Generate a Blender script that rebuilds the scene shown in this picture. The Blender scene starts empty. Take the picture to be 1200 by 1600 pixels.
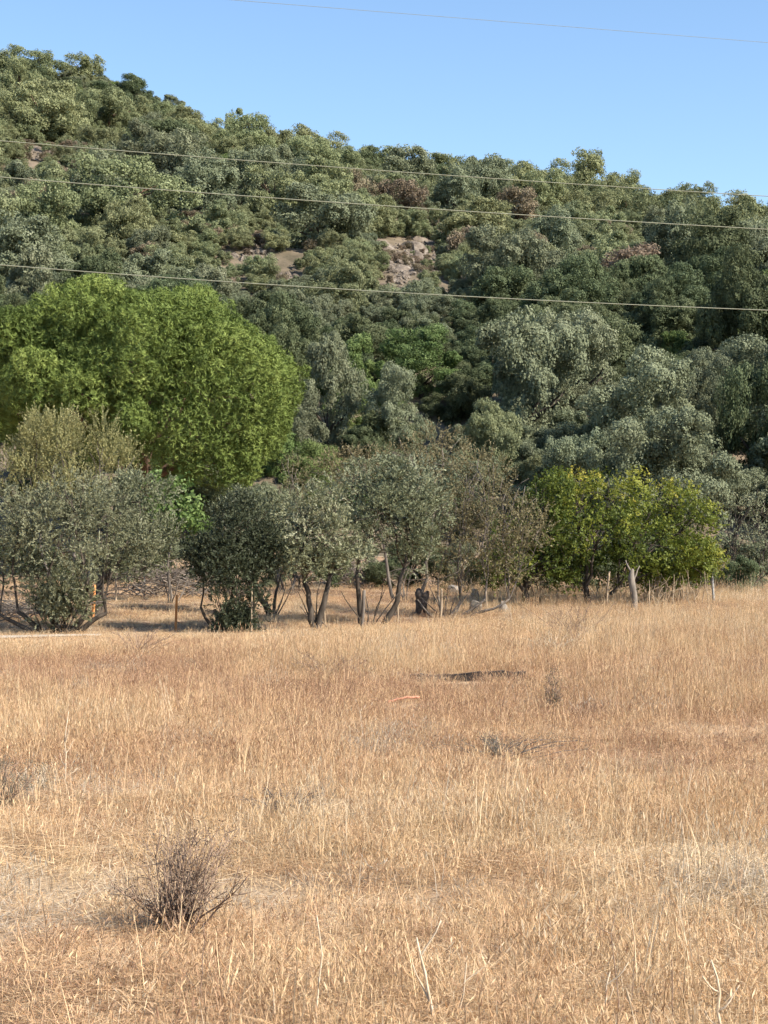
import bpy, math, random
import numpy as np
from mathutils import Vector

# ------------------------------------------------------------------ camera, sky, sun, exposure
scene = bpy.context.scene
COL = scene.collection
F, HZ, CX, CAMZ = 2706.0, 843.0, 600.0, 2.0        # focal length in px of the 1200 px photograph, horizon row, centre column, eye height
cam_d = bpy.data.cameras.new('camera'); cam = bpy.data.objects.new('camera', cam_d); COL.objects.link(cam)
cam.location = (0, 0, CAMZ)
cam.rotation_euler = (math.radians(90) + math.atan((HZ - 800) / F), 0, 0)
cam_d.sensor_fit = 'HORIZONTAL'; cam_d.sensor_width = 36; cam_d.lens = 36 * F / 1200
cam_d.clip_start = 0.1; cam_d.clip_end = 4000
scene.camera = cam

SUN_EL, SUN_AZ = math.radians(40), math.radians(119)   # azimuth clockwise from +Y: from the right, a little behind the camera
world = bpy.data.worlds.new('World'); scene.world = world; world.use_nodes = True
wn = world.node_tree.nodes; wl = world.node_tree.links
bg = wn['Background']; sky = wn.new('ShaderNodeTexSky'); sky.sky_type = 'NISHITA'; sky.sun_disc = False
sky.sun_elevation = SUN_EL; sky.sun_rotation = SUN_AZ
sky.air_density = 1.0; sky.dust_density = 0.3; sky.ozone_density = 2.0; sky.altitude = 50
hsv = wn.new('ShaderNodeHueSaturation'); hsv.inputs['Saturation'].default_value = 1.06
wl.new(sky.outputs[0], hsv.inputs['Color']); wl.new(hsv.outputs[0], bg.inputs[0]); bg.inputs[1].default_value = 0.11
sun_d = bpy.data.lights.new('sun', 'SUN'); sun = bpy.data.objects.new('sun', sun_d); COL.objects.link(sun)
sun_d.energy = 5.0; sun_d.angle = math.radians(0.55); sun_d.color = (1.0, 0.90, 0.76)
to_sun = Vector((math.sin(SUN_AZ) * math.cos(SUN_EL), math.cos(SUN_AZ) * math.cos(SUN_EL), math.sin(SUN_EL)))
sun.rotation_euler = to_sun.to_track_quat('Z', 'Y').to_euler(); sun.location = (60, -20, 60)
vs = scene.view_settings; vs.view_transform = 'Standard'; vs.look = 'None'; vs.gamma = 1; vs.use_curve_mapping = False
vs.exposure = 1.05
scene.render.resolution_x = 768; scene.render.resolution_y = 1024
scene.cycles.use_adaptive_sampling = True; scene.cycles.adaptive_threshold = 0.03; scene.cycles.max_bounces = 4; scene.cycles.diffuse_bounces = 3; scene.cycles.transmission_bounces = 3; scene.cycles.transparent_max_bounces = 4

# ------------------------------------------------------------------ helpers
RNG = np.random.default_rng(7)
def at(px, py, Y):
    return np.array([(px - CX) / F * Y, Y, CAMZ + (HZ - py) / F * Y])

def hash2(ix, iy, s):
    h = (ix * 374761393 + iy * 668265263 + s * 974634777) & 0xffffffff
    h = ((h ^ (h >> 13)) * 1274126177) & 0xffffffff
    return ((h ^ (h >> 16)) & 0xffff) / 65535.0
def vnoise(x, y, s=0):
    x = np.asarray(x, float); y = np.asarray(y, float)
    ix = np.floor(x).astype(np.int64); iy = np.floor(y).astype(np.int64)
    fx = x - ix; fy = y - iy; fx = fx * fx * (3 - 2 * fx); fy = fy * fy * (3 - 2 * fy)
    a = hash2(ix, iy, s); b = hash2(ix + 1, iy, s); c = hash2(ix, iy + 1, s); d = hash2(ix + 1, iy + 1, s)
    return (a + (b - a) * fx) * (1 - fy) + (c + (d - c) * fx) * fy - 0.5
def fnoise(x, y, s=0, o=3):
    t = 0
    for k in range(o): t = t + vnoise(np.asarray(x) * 2 ** k, np.asarray(y) * 2 ** k, s + k * 17) / 2 ** k
    return t

# ---- terrain: flat field, gentle orchard bank, then the hill
HILL_FOOT, RIDGE = 58.0, 205.0
SKY_PX = [(-900, 40), (-500, 40), (-200, 55), (0, 80), (130, 88), (250, 126), (330, 172), (450, 205), (560, 222), (650, 248), (800, 272), (880, 290), (1000, 300),
          (1100, 318), (1200, 335), (1400, 365), (1800, 420), (2600, 480)]
_sx = np.array([(p[0] - CX) / F * RIDGE for p in SKY_PX]); _sh = np.array([CAMZ + (HZ - p[1] - 40) / F * RIDGE for p in SKY_PX])
def field_edge(x):
    x = np.clip(x, -14, 16); return 39.5 + 0.45 * x
def ground_z(x, y):
    x = np.asarray(x, float); y = np.asarray(y, float)
    near = np.clip((26 - y) / 14, 0, 1)
    z = 0.10 * fnoise(x * 0.22, y * 0.55, 3, 3) * (0.45 + 1.1 * near) + 0.09 * vnoise(x * 0.7, y * 1.7, 5) * near
    z = z + 0.14 * np.clip((x - 1) / 9, 0, 1) * np.clip((y - 22) / 18, 0, 1)
    t = np.clip(y - field_edge(x) - 0.5, 0, None); t = np.minimum(t, 26)
    z = z + 0.043 * t + 0.10 * fnoise(x * 0.35, y * 0.35, 9, 2) * np.clip(t / 4, 0, 1)
    s = np.clip((y - HILL_FOOT) / (RIDGE - HILL_FOOT), 0, 1)
    H = np.interp(x * (1 - 0.0) , _sx, _sh) - 1.1
    prof = s ** 1.02
    bump = (5.0 * fnoise(x / 42 + 3.3, y / 42, 21, 2) + 1.4 * fnoise(x / 9, y / 9, 31, 2)) * np.clip(s * 6, 0, 1) * np.clip((1 - s) * 4, 0.1, 1)
    z = z + H * prof + bump
    back = np.clip((y - RIDGE) / 260, 0, 1)
    return z - H * back * back * (3 - 2 * back) * 0.95
def gz(x, y): return float(ground_z(x, y))

def new_mesh(name, V, Fc, attrs=None, smooth=False):
    """V (n,3); Fc (m,k) int array with one face size; attrs = {name: per-vertex float array}"""
    V = np.ascontiguousarray(V, np.float32); Fc = np.ascontiguousarray(Fc, np.int32)
    me = bpy.data.meshes.new(name)
    me.vertices.add(len(V)); me.vertices.foreach_set('co', V.ravel())
    m, k = Fc.shape
    me.loops.add(m * k); me.loops.foreach_set('vertex_index', Fc.ravel())
    me.polygons.add(m); me.polygons.foreach_set('loop_start', np.arange(0, m * k, k, dtype=np.int32))
    if smooth: me.polygons.foreach_set('use_smooth', np.ones(m, bool))
    me.update(calc_edges=True)
    for a, v in (attrs or {}).items():
        at_ = me.attributes.new(a, 'FLOAT', 'POINT'); at_.data.foreach_set('value', np.ascontiguousarray(v, np.float32))
    return me

def add_obj(name, data, mat=None, parent=None, loc=None, label=None, cat=None, group=None, kind=None):
    o = bpy.data.objects.new(name, data); COL.objects.link(o)
    if mat is not None and data is not None and not data.materials: data.materials.append(mat)
    if parent is not None: o.parent = parent
    if loc is not None: o.location = loc
    if label: o['label'] = label
    if cat: o['category'] = cat
    if group: o['group'] = group
    if kind: o['kind'] = kind
    return o

class Tubes:
    """collects tapered tubes; quads only"""
    def __init__(s, sides=6): s.V = []; s.F = []; s.n = 0; s.k = sides
    def add(s, P, R):
        P = np.asarray(P, float); R = np.asarray(R, float) * np.ones(len(P)); k = s.k
        T = np.gradient(P, axis=0); T /= np.linalg.norm(T, axis=1)[:, None] + 1e-9
        ref = np.array([0.31, 0.95, 0.05]); U = np.cross(T, ref); U /= np.linalg.norm(U, axis=1)[:, None] + 1e-9
        W = np.cross(T, U); a = np.arange(k) / k * 2 * np.pi
        ring = P[:, None] + R[:, None, None] * (np.cos(a)[None, :, None] * U[:, None] + np.sin(a)[None, :, None] * W[:, None])
        n = len(P); s.V.append(ring.reshape(-1, 3))
        i = np.arange(n - 1)[:, None] * k; j = np.arange(k)[None, :]; j2 = (j + 1) % k
        s.F.append((np.stack([i + j, i + j2, i + k + j2, i + k + j], -1).reshape(-1, 4)) + s.n)
        s.n += n * k
        # end cap (a small cone tip, as quads that fold)
        tip = P[-1] + T[-1] * R[-1] * 0.6; s.V.append(tip[None]); base = s.n - k
        s.F.append(np.array([[base + q, base + (q + 1) % k, s.n, s.n] for q in range(0)], int).reshape(-1, 4)); 
        if k % 2 == 0:
            s.F.append(np.array([[base + q, base + (q + 1) % k, base + (q + 2) % k, s.n] for q in range(0, k, 2)], int))
        s.n += 1
    def mesh(s, name): return new_mesh(name, np.concatenate(s.V), np.concatenate([f for f in s.F if len(f)]), smooth=True)

def wob(a, b, n, amp, rng, bow=0.0):
    """wobbly path from a to b; bow lifts the middle sideways like a real limb"""
    a = np.asarray(a, float); b = np.asarray(b, float); t = np.linspace(0, 1, n)[:, None]
    L = np.linalg.norm(b - a); off = rng.normal(0, 1, (n, 3)) * amp * L; off[0] = 0; off[-1] = 0
    off = (off + np.roll(off, 1, 0) + np.roll(off, -1, 0)) / 2.2; off[0] = 0; off[-1] = 0
    P = a + (b - a) * t + off; P[:, 2] += bow * L * np.sin(t[:, 0] * np.pi)
    return P

# ------------------------------------------------------------------ materials
def mat(name):
    m = bpy.data.materials.new(name); m.use_nodes = True; nt = m.node_tree
    return m, nt, nt.nodes, nt.links, nt.nodes['Principled BSDF'], nt.nodes['Material Output']
def ramp(nodes, stops):
    r = nodes.new('ShaderNodeValToRGB'); e = r.color_ramp.elements
    while len(e) < len(stops): e.new(0.5)
    for k, (p, c) in enumerate(stops): e[k].position = p; e[k].color = (*c, 1)
    return r
def leaf_mat(name, stops, transl=0.3, hue=0.02, val=0.22, rough=0.55, spec=0.25, tattr='GEOMETRY'):
    m, nt, N, L, p, out = mat(name)
    a = N.new('ShaderNodeAttribute'); a.attribute_name = 'tint'; a.attribute_type = tattr
    r = ramp(N, stops); L.new(a.outputs['Fac'], r.inputs[0])
    oi = N.new('ShaderNodeObjectInfo'); hs = N.new('ShaderNodeHueSaturation')
    mh = N.new('ShaderNodeMapRange'); mh.inputs[3].default_value = 0.5 - hue; mh.inputs[4].default_value = 0.5 + hue
    wn_ = N.new('ShaderNodeTexWhiteNoise'); wn_.noise_dimensions = '1D'; L.new(oi.outputs['Random'], wn_.inputs['W'])
    mv = N.new('ShaderNodeMapRange'); mv.inputs[3].default_value = 1 - val; mv.inputs[4].default_value = 1 + val
    L.new(oi.outputs['Random'], mh.inputs[0]); L.new(wn_.outputs['Value'], mv.inputs[0])
    L.new(mh.outputs[0], hs.inputs['Hue']); L.new(mv.outputs[0], hs.inputs['Value']); L.new(r.outputs[0], hs.inputs['Color'])
    L.new(hs.outputs[0], p.inputs['Base Color']); p.inputs['Roughness'].default_value = rough
    p.inputs['Specular IOR Level'].default_value = spec
    t = N.new('ShaderNodeBsdfTranslucent'); L.new(hs.outputs[0], t.inputs[0])
    mx = N.new('ShaderNodeMixShader'); mx.inputs[0].default_value = transl
    L.new(p.outputs[0], mx.inputs[1]); L.new(t.outputs[0], mx.inputs[2]); L.new(mx.outputs[0], out.inputs[0])
    return m
def add_blade_variation(m):
    N = m.node_tree.nodes; L = m.node_tree.links; hs = next(n for n in N if n.type == 'HUE_SAT'); src = hs.inputs['Color'].links[0].from_socket
    a = N.new('ShaderNodeAttribute'); a.attribute_name = 'bt'; r = ramp(N, [(0.0, (0.42, 0.36, 0.32)), (0.35, (0.80, 0.76, 0.72)), (0.7, (1.05, 1.04, 1.02)), (1.0, (1.22, 1.24, 1.26))]); L.new(a.outputs['Fac'], r.inputs[0])
    x = N.new('ShaderNodeMix'); x.data_type = 'RGBA'; x.blend_type = 'MULTIPLY'; x.inputs[0].default_value = 1; L.new(src, x.inputs[6]); L.new(r.outputs[0], x.inputs[7]); L.new(x.outputs[2], hs.inputs['Color'])
def rough_mat(name, stops, scale=8.0, bump=0.4, rough=0.9, stretch=(1, 1, 1), detail=6, dist=0.02):
    m, nt, N, L, p, out = mat(name)
    tc = N.new('ShaderNodeTexCoord'); mp = N.new('ShaderNodeMapping'); mp.inputs['Scale'].default_value = stretch
    no = N.new('ShaderNodeTexNoise'); no.inputs['Scale'].default_value = scale; no.inputs['Detail'].default_value = detail
    L.new(tc.outputs['Object'], mp.inputs[0]); L.new(mp.outputs[0], no.inputs['Vector'])
    r = ramp(N, stops); L.new(no.outputs['Fac'], r.inputs[0]); L.new(r.outputs[0], p.inputs['Base Color'])
    b = N.new('ShaderNodeBump'); b.inputs['Strength'].default_value = bump; b.inputs['Distance'].default_value = dist
    L.new(no.outputs['Fac'], b.inputs['Height']); L.new(b.outputs[0], p.inputs['Normal'])
    p.inputs['Roughness'].default_value = rough; p.inputs['Specular IOR Level'].default_value = 0.2
    return m

M = {}
M['bark'] = rough_mat('olive_bark', [(0.3, (0.030, 0.024, 0.019)), (0.7, (0.095, 0.078, 0.062))], 9, 0.8, stretch=(1, 1, 0.35))
M['bark_grey'] = rough_mat('grey_bark', [(0.3, (0.075, 0.062, 0.052)), (0.7, (0.19, 0.165, 0.14))], 9, 0.7, stretch=(1, 1, 0.3))
M['snag'] = rough_mat('barkless_wood', [(0.3, (0.128, 0.109, 0.090)), (0.7, (0.255, 0.225, 0.188))], 9, 0.7, stretch=(1, 1, 0.3))
M['bark_pine'] = rough_mat('pine_bark', [(0.3, (0.06, 0.04, 0.03)), (0.7, (0.20, 0.13, 0.09))], 6, 0.8, stretch=(1, 1, 0.4))
M['bark_dark'] = rough_mat('charred_wood', [(0.3, (0.033, 0.027, 0.024)), (0.7, (0.128, 0.105, 0.090))], 10, 0.8)
M['dead_twig'] = rough_mat('dead_twig', [(0.3, (0.109, 0.088, 0.075)), (0.7, (0.245, 0.211, 0.177))], 12, 0.3)
M['post'] = rough_mat('weathered_post', [(0.3, (0.22, 0.17, 0.12)), (0.7, (0.42, 0.33, 0.23))], 14, 0.4, stretch=(1, 1, 0.2))
M['post_orange'] = rough_mat('orange_post', [(0.3, (0.40, 0.17, 0.06)), (0.7, (0.60, 0.28, 0.11))], 14, 0.3, stretch=(1, 1, 0.2))
M['post_grey'] = rough_mat('galvanised_post', [(0.3, (0.228, 0.228, 0.222)), (0.7, (0.330, 0.324, 0.312))], 14, 0.2, rough=0.6)
M['plank'] = rough_mat('dark_plank', [(0.3, (0.025, 0.020, 0.018)), (0.7, (0.075, 0.06, 0.052))], 10, 0.5, stretch=(0.15, 1, 1))
M['pipe'] = rough_mat('orange_plastic', [(0.3, (0.50, 0.21, 0.13)), (0.7, (0.62, 0.30, 0.20))], 20, 0.1, rough=0.55)
M['stone'] = rough_mat('pale_stone', [(0.25, (0.111, 0.098, 0.085)), (0.5, (0.221, 0.200, 0.174)), (0.75, (0.323, 0.297, 0.264))], 3.5, 0.9, detail=9, dist=0.06)
M['rock'] = rough_mat('outcrop_rock', [(0.3, (0.095, 0.076, 0.061)), (0.5, (0.164, 0.136, 0.109)), (0.7, (0.242, 0.210, 0.176))], 1.6, 1.0, detail=10, dist=0.2)
M['cable'] = rough_mat('cable_aluminium', [(0.3, (0.170, 0.174, 0.128)), (0.7, (0.212, 0.217, 0.162))], 30, 0.0, rough=0.6)
M['stalk'] = rough_mat('bleached_stalk', [(0.3, (0.42, 0.33, 0.23)), (0.7, (0.60, 0.50, 0.37))], 20, 0.2)
M['stalk_brown'] = rough_mat('brown_stalk', [(0.3, (0.17, 0.115, 0.085)), (0.7, (0.31, 0.225, 0.165))], 20, 0.2)

M['olive'] = leaf_mat('olive_leaf', [(0.0, (0.100, 0.112, 0.058)), (0.5, (0.192, 0.205, 0.118)), (1.0, (0.34, 0.35, 0.235))], 0.2, 0.012, 0.12)
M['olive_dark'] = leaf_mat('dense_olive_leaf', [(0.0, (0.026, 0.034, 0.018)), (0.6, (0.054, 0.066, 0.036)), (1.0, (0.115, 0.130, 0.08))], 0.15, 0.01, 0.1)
M['pine'] = leaf_mat('stone_pine_needle', [(0.0, (0.082, 0.117, 0.031)), (0.5, (0.164, 0.215, 0.052)), (1.0, (0.298, 0.346, 0.096))], 0.12, 0.008, 0.1, 0.6, 0.15)
M['pale'] = leaf_mat('pale_yellow_green_leaf', [(0.0, (0.171, 0.171, 0.067)), (0.5, (0.281, 0.268, 0.120)), (1.0, (0.403, 0.366, 0.177))], 0.4, 0.01, 0.1)
M['fig'] = leaf_mat('bright_green_leaf', [(0.0, (0.075, 0.11, 0.03)), (0.5, (0.12, 0.175, 0.05)), (1.0, (0.19, 0.25, 0.08))], 0.3, 0.01, 0.1)
M['dry'] = leaf_mat('brownish_leaf', [(0.0, (0.11, 0.098, 0.050)), (0.5, (0.18, 0.158, 0.082)), (1.0, (0.27, 0.225, 0.12))], 0.35, 0.01, 0.1)
M['autumn'] = leaf_mat('turning_leaf', [(0.0, (0.067, 0.101, 0.022)), (0.45, (0.140, 0.184, 0.031)), (0.75, (0.281, 0.305, 0.050)), (1.0, (0.410, 0.368, 0.061))], 0.4, 0.01, 0.1)
HS = {  # hillside species
 'grey':   [(0.0, (0.119, 0.137, 0.081)), (0.5, (0.182, 0.204, 0.126)), (1.0, (0.271, 0.291, 0.192))],
 'dark':   [(0.0, (0.060, 0.077, 0.039)), (0.5, (0.106, 0.131, 0.066)), (1.0, (0.183, 0.205, 0.113))],
 'pine':   [(0.0, (0.131, 0.149, 0.073)), (0.5, (0.211, 0.232, 0.119)), (1.0, (0.312, 0.333, 0.181))],
 'bright': [(0.0, (0.086, 0.125, 0.039)), (0.5, (0.146, 0.197, 0.069)), (1.0, (0.228, 0.278, 0.111))],
 'brown':  [(0.0, (0.158, 0.128, 0.086)), (0.5, (0.234, 0.190, 0.132)), (1.0, (0.315, 0.264, 0.185))],
 'light':  [(0.0, (0.143, 0.164, 0.082)), (0.5, (0.217, 0.240, 0.128)), (1.0, (0.305, 0.324, 0.181))],
}
for k, st in HS.items(): M['h_' + k] = leaf_mat('hillside_%s_leaf' % k, st, 0.25, 0.016, 0.16, 0.7, 0.12)
STRAW = [(0.0, (0.389, 0.242, 0.158)), (0.25, (0.529, 0.355, 0.223)), (0.5, (0.648, 0.463, 0.281)), (0.75, (0.724, 0.564, 0.351)), (0.9, (0.778, 0.644, 0.444)), (1.0, (0.432, 0.400, 0.351))]
M['straw'] = leaf_mat('dry_grass', STRAW, 0.3, 0.0, 0.16, 0.6, 0.3, 'INSTANCER')
add_blade_variation(M['straw'])
M['weed'] = leaf_mat('grey_green_weed', [(0.0, (0.09, 0.085, 0.06)), (0.5, (0.16, 0.155, 0.11)), (1.0, (0.25, 0.235, 0.18))], 0.2, 0.01, 0.1)

def ground_mat():
    m, nt, N, L, p, out = mat('straw_covered_soil')
    g = N.new('ShaderNodeNewGeometry'); mp = N.new('ShaderNodeMapping'); mp.inputs['Scale'].default_value = (1, 1.6, 1)
    L.new(g.outputs['Position'], mp.inputs[0])
    n1 = N.new('ShaderNodeTexNoise'); n1.inputs['Scale'].default_value = 0.5; n1.inputs['Detail'].default_value = 5
    n2 = N.new('ShaderNodeTexNoise'); n2.inputs['Scale'].default_value = 28; n2.inputs['Detail'].default_value = 6
    for n in (n1, n2): L.new(mp.outputs[0], n.inputs['Vector'])
    r1 = ramp(N, [(0.3, (0.30, 0.225, 0.155)), (0.45, (0.42, 0.31, 0.20)), (0.7, (0.52, 0.385, 0.25))])
    r2 = ramp(N, [(0.3, (0.45, 0.42, 0.38)), (0.55, (0.95, 0.95, 0.95)), (0.8, (1.2, 1.15, 1.05))])
    L.new(n1.outputs[0], r1.inputs[0]); L.new(n2.outputs[0], r2.inputs[0])
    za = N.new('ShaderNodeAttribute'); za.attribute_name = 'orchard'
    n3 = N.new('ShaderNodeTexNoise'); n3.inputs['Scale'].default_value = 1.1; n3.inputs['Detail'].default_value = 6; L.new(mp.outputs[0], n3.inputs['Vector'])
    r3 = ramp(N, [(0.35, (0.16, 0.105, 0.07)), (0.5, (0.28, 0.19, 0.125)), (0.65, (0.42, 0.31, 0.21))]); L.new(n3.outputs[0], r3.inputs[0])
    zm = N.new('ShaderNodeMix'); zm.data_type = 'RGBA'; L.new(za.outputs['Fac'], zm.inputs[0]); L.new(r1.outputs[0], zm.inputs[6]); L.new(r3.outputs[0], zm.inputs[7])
    mu = N.new('ShaderNodeMix'); mu.data_type = 'RGBA'; mu.blend_type = 'MULTIPLY'; mu.inputs[0].default_value = 1
    L.new(zm.outputs[2], mu.inputs[6]); L.new(r2.outputs[0], mu.inputs[7]); L.new(mu.outputs[2], p.inputs['Base Color'])
    b = N.new('ShaderNodeBump'); b.inputs['Distance'].default_value = 0.04; b.inputs['Strength'].default_value = 0.7
    L.new(n2.outputs[0], b.inputs['Height']); L.new(b.outputs[0], p.inputs['Normal']); p.inputs['Roughness'].default_value = 0.95
    p.inputs['Specular IOR Level'].default_value = 0.1
    return m
M['ground'] = ground_mat()
M['hill'] = rough_mat('hillside_soil', [(0.3, (0.080, 0.068, 0.045)), (0.5, (0.136, 0.110, 0.076)), (0.7, (0.191, 0.152, 0.113))], 0.6, 1.0, detail=10, dist=0.3)
M['track'] = rough_mat('track_dirt', [(0.3, (0.288, 0.248, 0.200)), (0.7, (0.400, 0.352, 0.288))], 4, 0.5)

# ------------------------------------------------------------------ ground, hill, track
def grid(name, xs, ys, m, kind='structure', dz=0.0, label=None):
    X, Y = np.meshgrid(xs, ys); Z = ground_z(X, Y) + dz
    V = np.stack([X, Y, Z], -1).reshape(-1, 3); nx = len(xs)
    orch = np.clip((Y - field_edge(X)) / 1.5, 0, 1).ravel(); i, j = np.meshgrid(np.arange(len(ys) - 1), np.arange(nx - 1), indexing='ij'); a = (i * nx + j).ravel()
    o = add_obj(name, new_mesh(name, V, np.stack([a, a + 1, a + nx + 1, a + nx], -1), {'orchard': orch}, smooth=True), m, kind=kind)
    return o
xs = np.concatenate([np.linspace(-420, -40, 24)[:-1], np.linspace(-40, -16, 20)[:-1], np.linspace(-16, 18, 110)[:-1], np.linspace(18, 45, 20)[:-1], np.linspace(45, 420, 24)])
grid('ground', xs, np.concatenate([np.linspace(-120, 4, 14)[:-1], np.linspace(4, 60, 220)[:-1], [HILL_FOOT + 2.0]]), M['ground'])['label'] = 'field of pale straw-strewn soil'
hx = np.concatenate([np.linspace(-420, -70, 30)[:-1], np.linspace(-70, 75, 120)[:-1], np.linspace(75, 420, 30)])
grid('hill', hx, np.concatenate([np.linspace(HILL_FOOT + 2.0, 215, 120)[:-1], np.linspace(215, 600, 24)]), M['hill'])['label'] = 'scrub-covered hillside'
tx = np.linspace(-30, -5.9, 60); tv = []
for k, x in enumerate(tx):
    yc = field_edge(x) - 0.75 + 0.15 * math.sin(x * 0.9)
    for q, o in enumerate((-0.55, -0.2, 0.2, 0.55)):
        w = o * (1 if k < 50 else (59.5 - k) / 9.5); tv.append((x, yc + w, gz(x, yc + w) + 0.03 + (0.02 if q in (1, 2) else -0.012)))
tf = [[k * 4 + q, k * 4 + 4 + q, k * 4 + 5 + q, k * 4 + 1 + q] for k in range(59) for q in range(3)]
o = add_obj('farm_track', new_mesh('farm_track', np.array(tv), np.array(tf), smooth=True), M['track'], kind='structure')
o['label'] = 'narrow pale dirt track along the field edge'

# ------------------------------------------------------------------ foliage generators
def unit(v): return v / (np.linalg.norm(v, axis=-1, keepdims=True) + 1e-9)
def leaves(P, A, Nn, ln, wd):
    """diamond leaves: P base, A axis, Nn face normal"""
    A = unit(A); S = unit(np.cross(A, Nn)); ln = ln[:, None]; wd = wd[:, None]
    V = np.stack([P, P + A * ln * 0.5 + S * wd * 0.5, P + A * ln, P + A * ln * 0.5 - S * wd * 0.5], 1)
    return V.reshape(-1, 3)
def sphere_dirs(n, rng, up=0.0):
    d = unit(rng.normal(0, 1, (n, 3))); d[:, 2] += up; return unit(d)
def sub_clumps(lobes, per, rng, frac=(0.3, 0.5), up=0.25):
    """each lobe (c(3), r(3)) becomes clumps on its shell, so the crown has light and dark bunches"""
    C, R, T = [], [], []
    for c, r in lobes:
        c = np.asarray(c, float); r = np.asarray(r, float); n = max(5, int(per * 1.15))
        d = sphere_dirs(n, rng, up); f = rng.uniform(frac[0], frac[1], n)
        rad = (1 - f * 0.8)[:, None] * rng.uniform(0.75, 1.02, n)[:, None]
        C.append(c + d * r * rad); R.append(f[:, None] * r * np.array([1, 1, 0.85]) * rng.uniform(0.85, 1.15, (n, 1))); T.append(rng.normal(0, 0.13, n))
    return np.concatenate(C), np.concatenate(R), np.concatenate(T)
def crown_mesh(name, C, R, T, rng, n_per, spray, leaf, width, style='sprig', tint0=0.45, updir=0.35, tint_fn=None):
    """C,R,T clump centres, radii, tints; n_per sprigs per clump; spray=(leaves per sprig, sprig length)"""
    m = len(C); idx = np.repeat(np.arange(m), n_per); n = len(idx)
    d = sphere_dirs(n, rng, 0.15); rr = rng.uniform(0.55, 1.0, n) ** 0.5
    P = C[idx] + d * R[idx] * rr[:, None]
    k, L = spray
    ax = unit(d * 0.8 + rng.normal(0, 0.45, (n, 3)) + np.array([0, 0, updir]))
    t = (np.arange(k) + 0.5) / k
    Ls = L * rng.uniform(0.6, 1.3, n)
    B = P[:, None] + ax[:, None] * (t[None, :, None] * Ls[:, None, None])
    side = unit(rng.normal(0, 1, (n, k, 3)))
    tang = unit(side - d[:, None] * np.sum(side * d[:, None], -1, keepdims=True) * 0.85)
    al, be, sg = {'clump': (1.0, 0.0, 0.34), 'sprig': (0.65, 0.9, 0.45), 'needle': (0.85, 0.75, 0.38), 'bunch': (0.9, 0.55, 0.30), 'broad': (1.0, 0.35, 0.45)}[style]
    if style == 'clump': B = P[:, None] + side * (L * 0.5)
    A = unit(tang * al + ax[:, None] * be)
    Nn = unit(d[:, None] + rng.normal(0, sg, (n, k, 3)))
    B = B.reshape(-1, 3); A = A.reshape(-1, 3); Nn = Nn.reshape(-1, 3); q = len(B)
    if style == 'bunch':                                  # needles: single triangles
        S = unit(np.cross(A, Nn)) * (width * rng.uniform(0.35, 0.6, q))[:, None]; V = np.stack([B - S, B + S, B + A * (leaf * rng.uniform(0.7, 1.3, q))[:, None]], 1).reshape(-1, 3); fv = 3
    else: V = leaves(B, A, Nn, leaf * rng.uniform(0.7, 1.25, q), width * rng.uniform(0.7, 1.25, q)); fv = 4
    tint = tint0 + np.repeat(T[idx] * 1.25 + rng.normal(0, 0.05, n), k) + rng.normal(0, 0.07, q)
    if tint_fn is not None: tint = tint + tint_fn(B)
    Fc = np.arange(q * fv).reshape(-1, fv)
    return new_mesh(name, V, Fc, {'tint': np.repeat(np.clip(tint, 0, 1), fv)})

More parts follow.
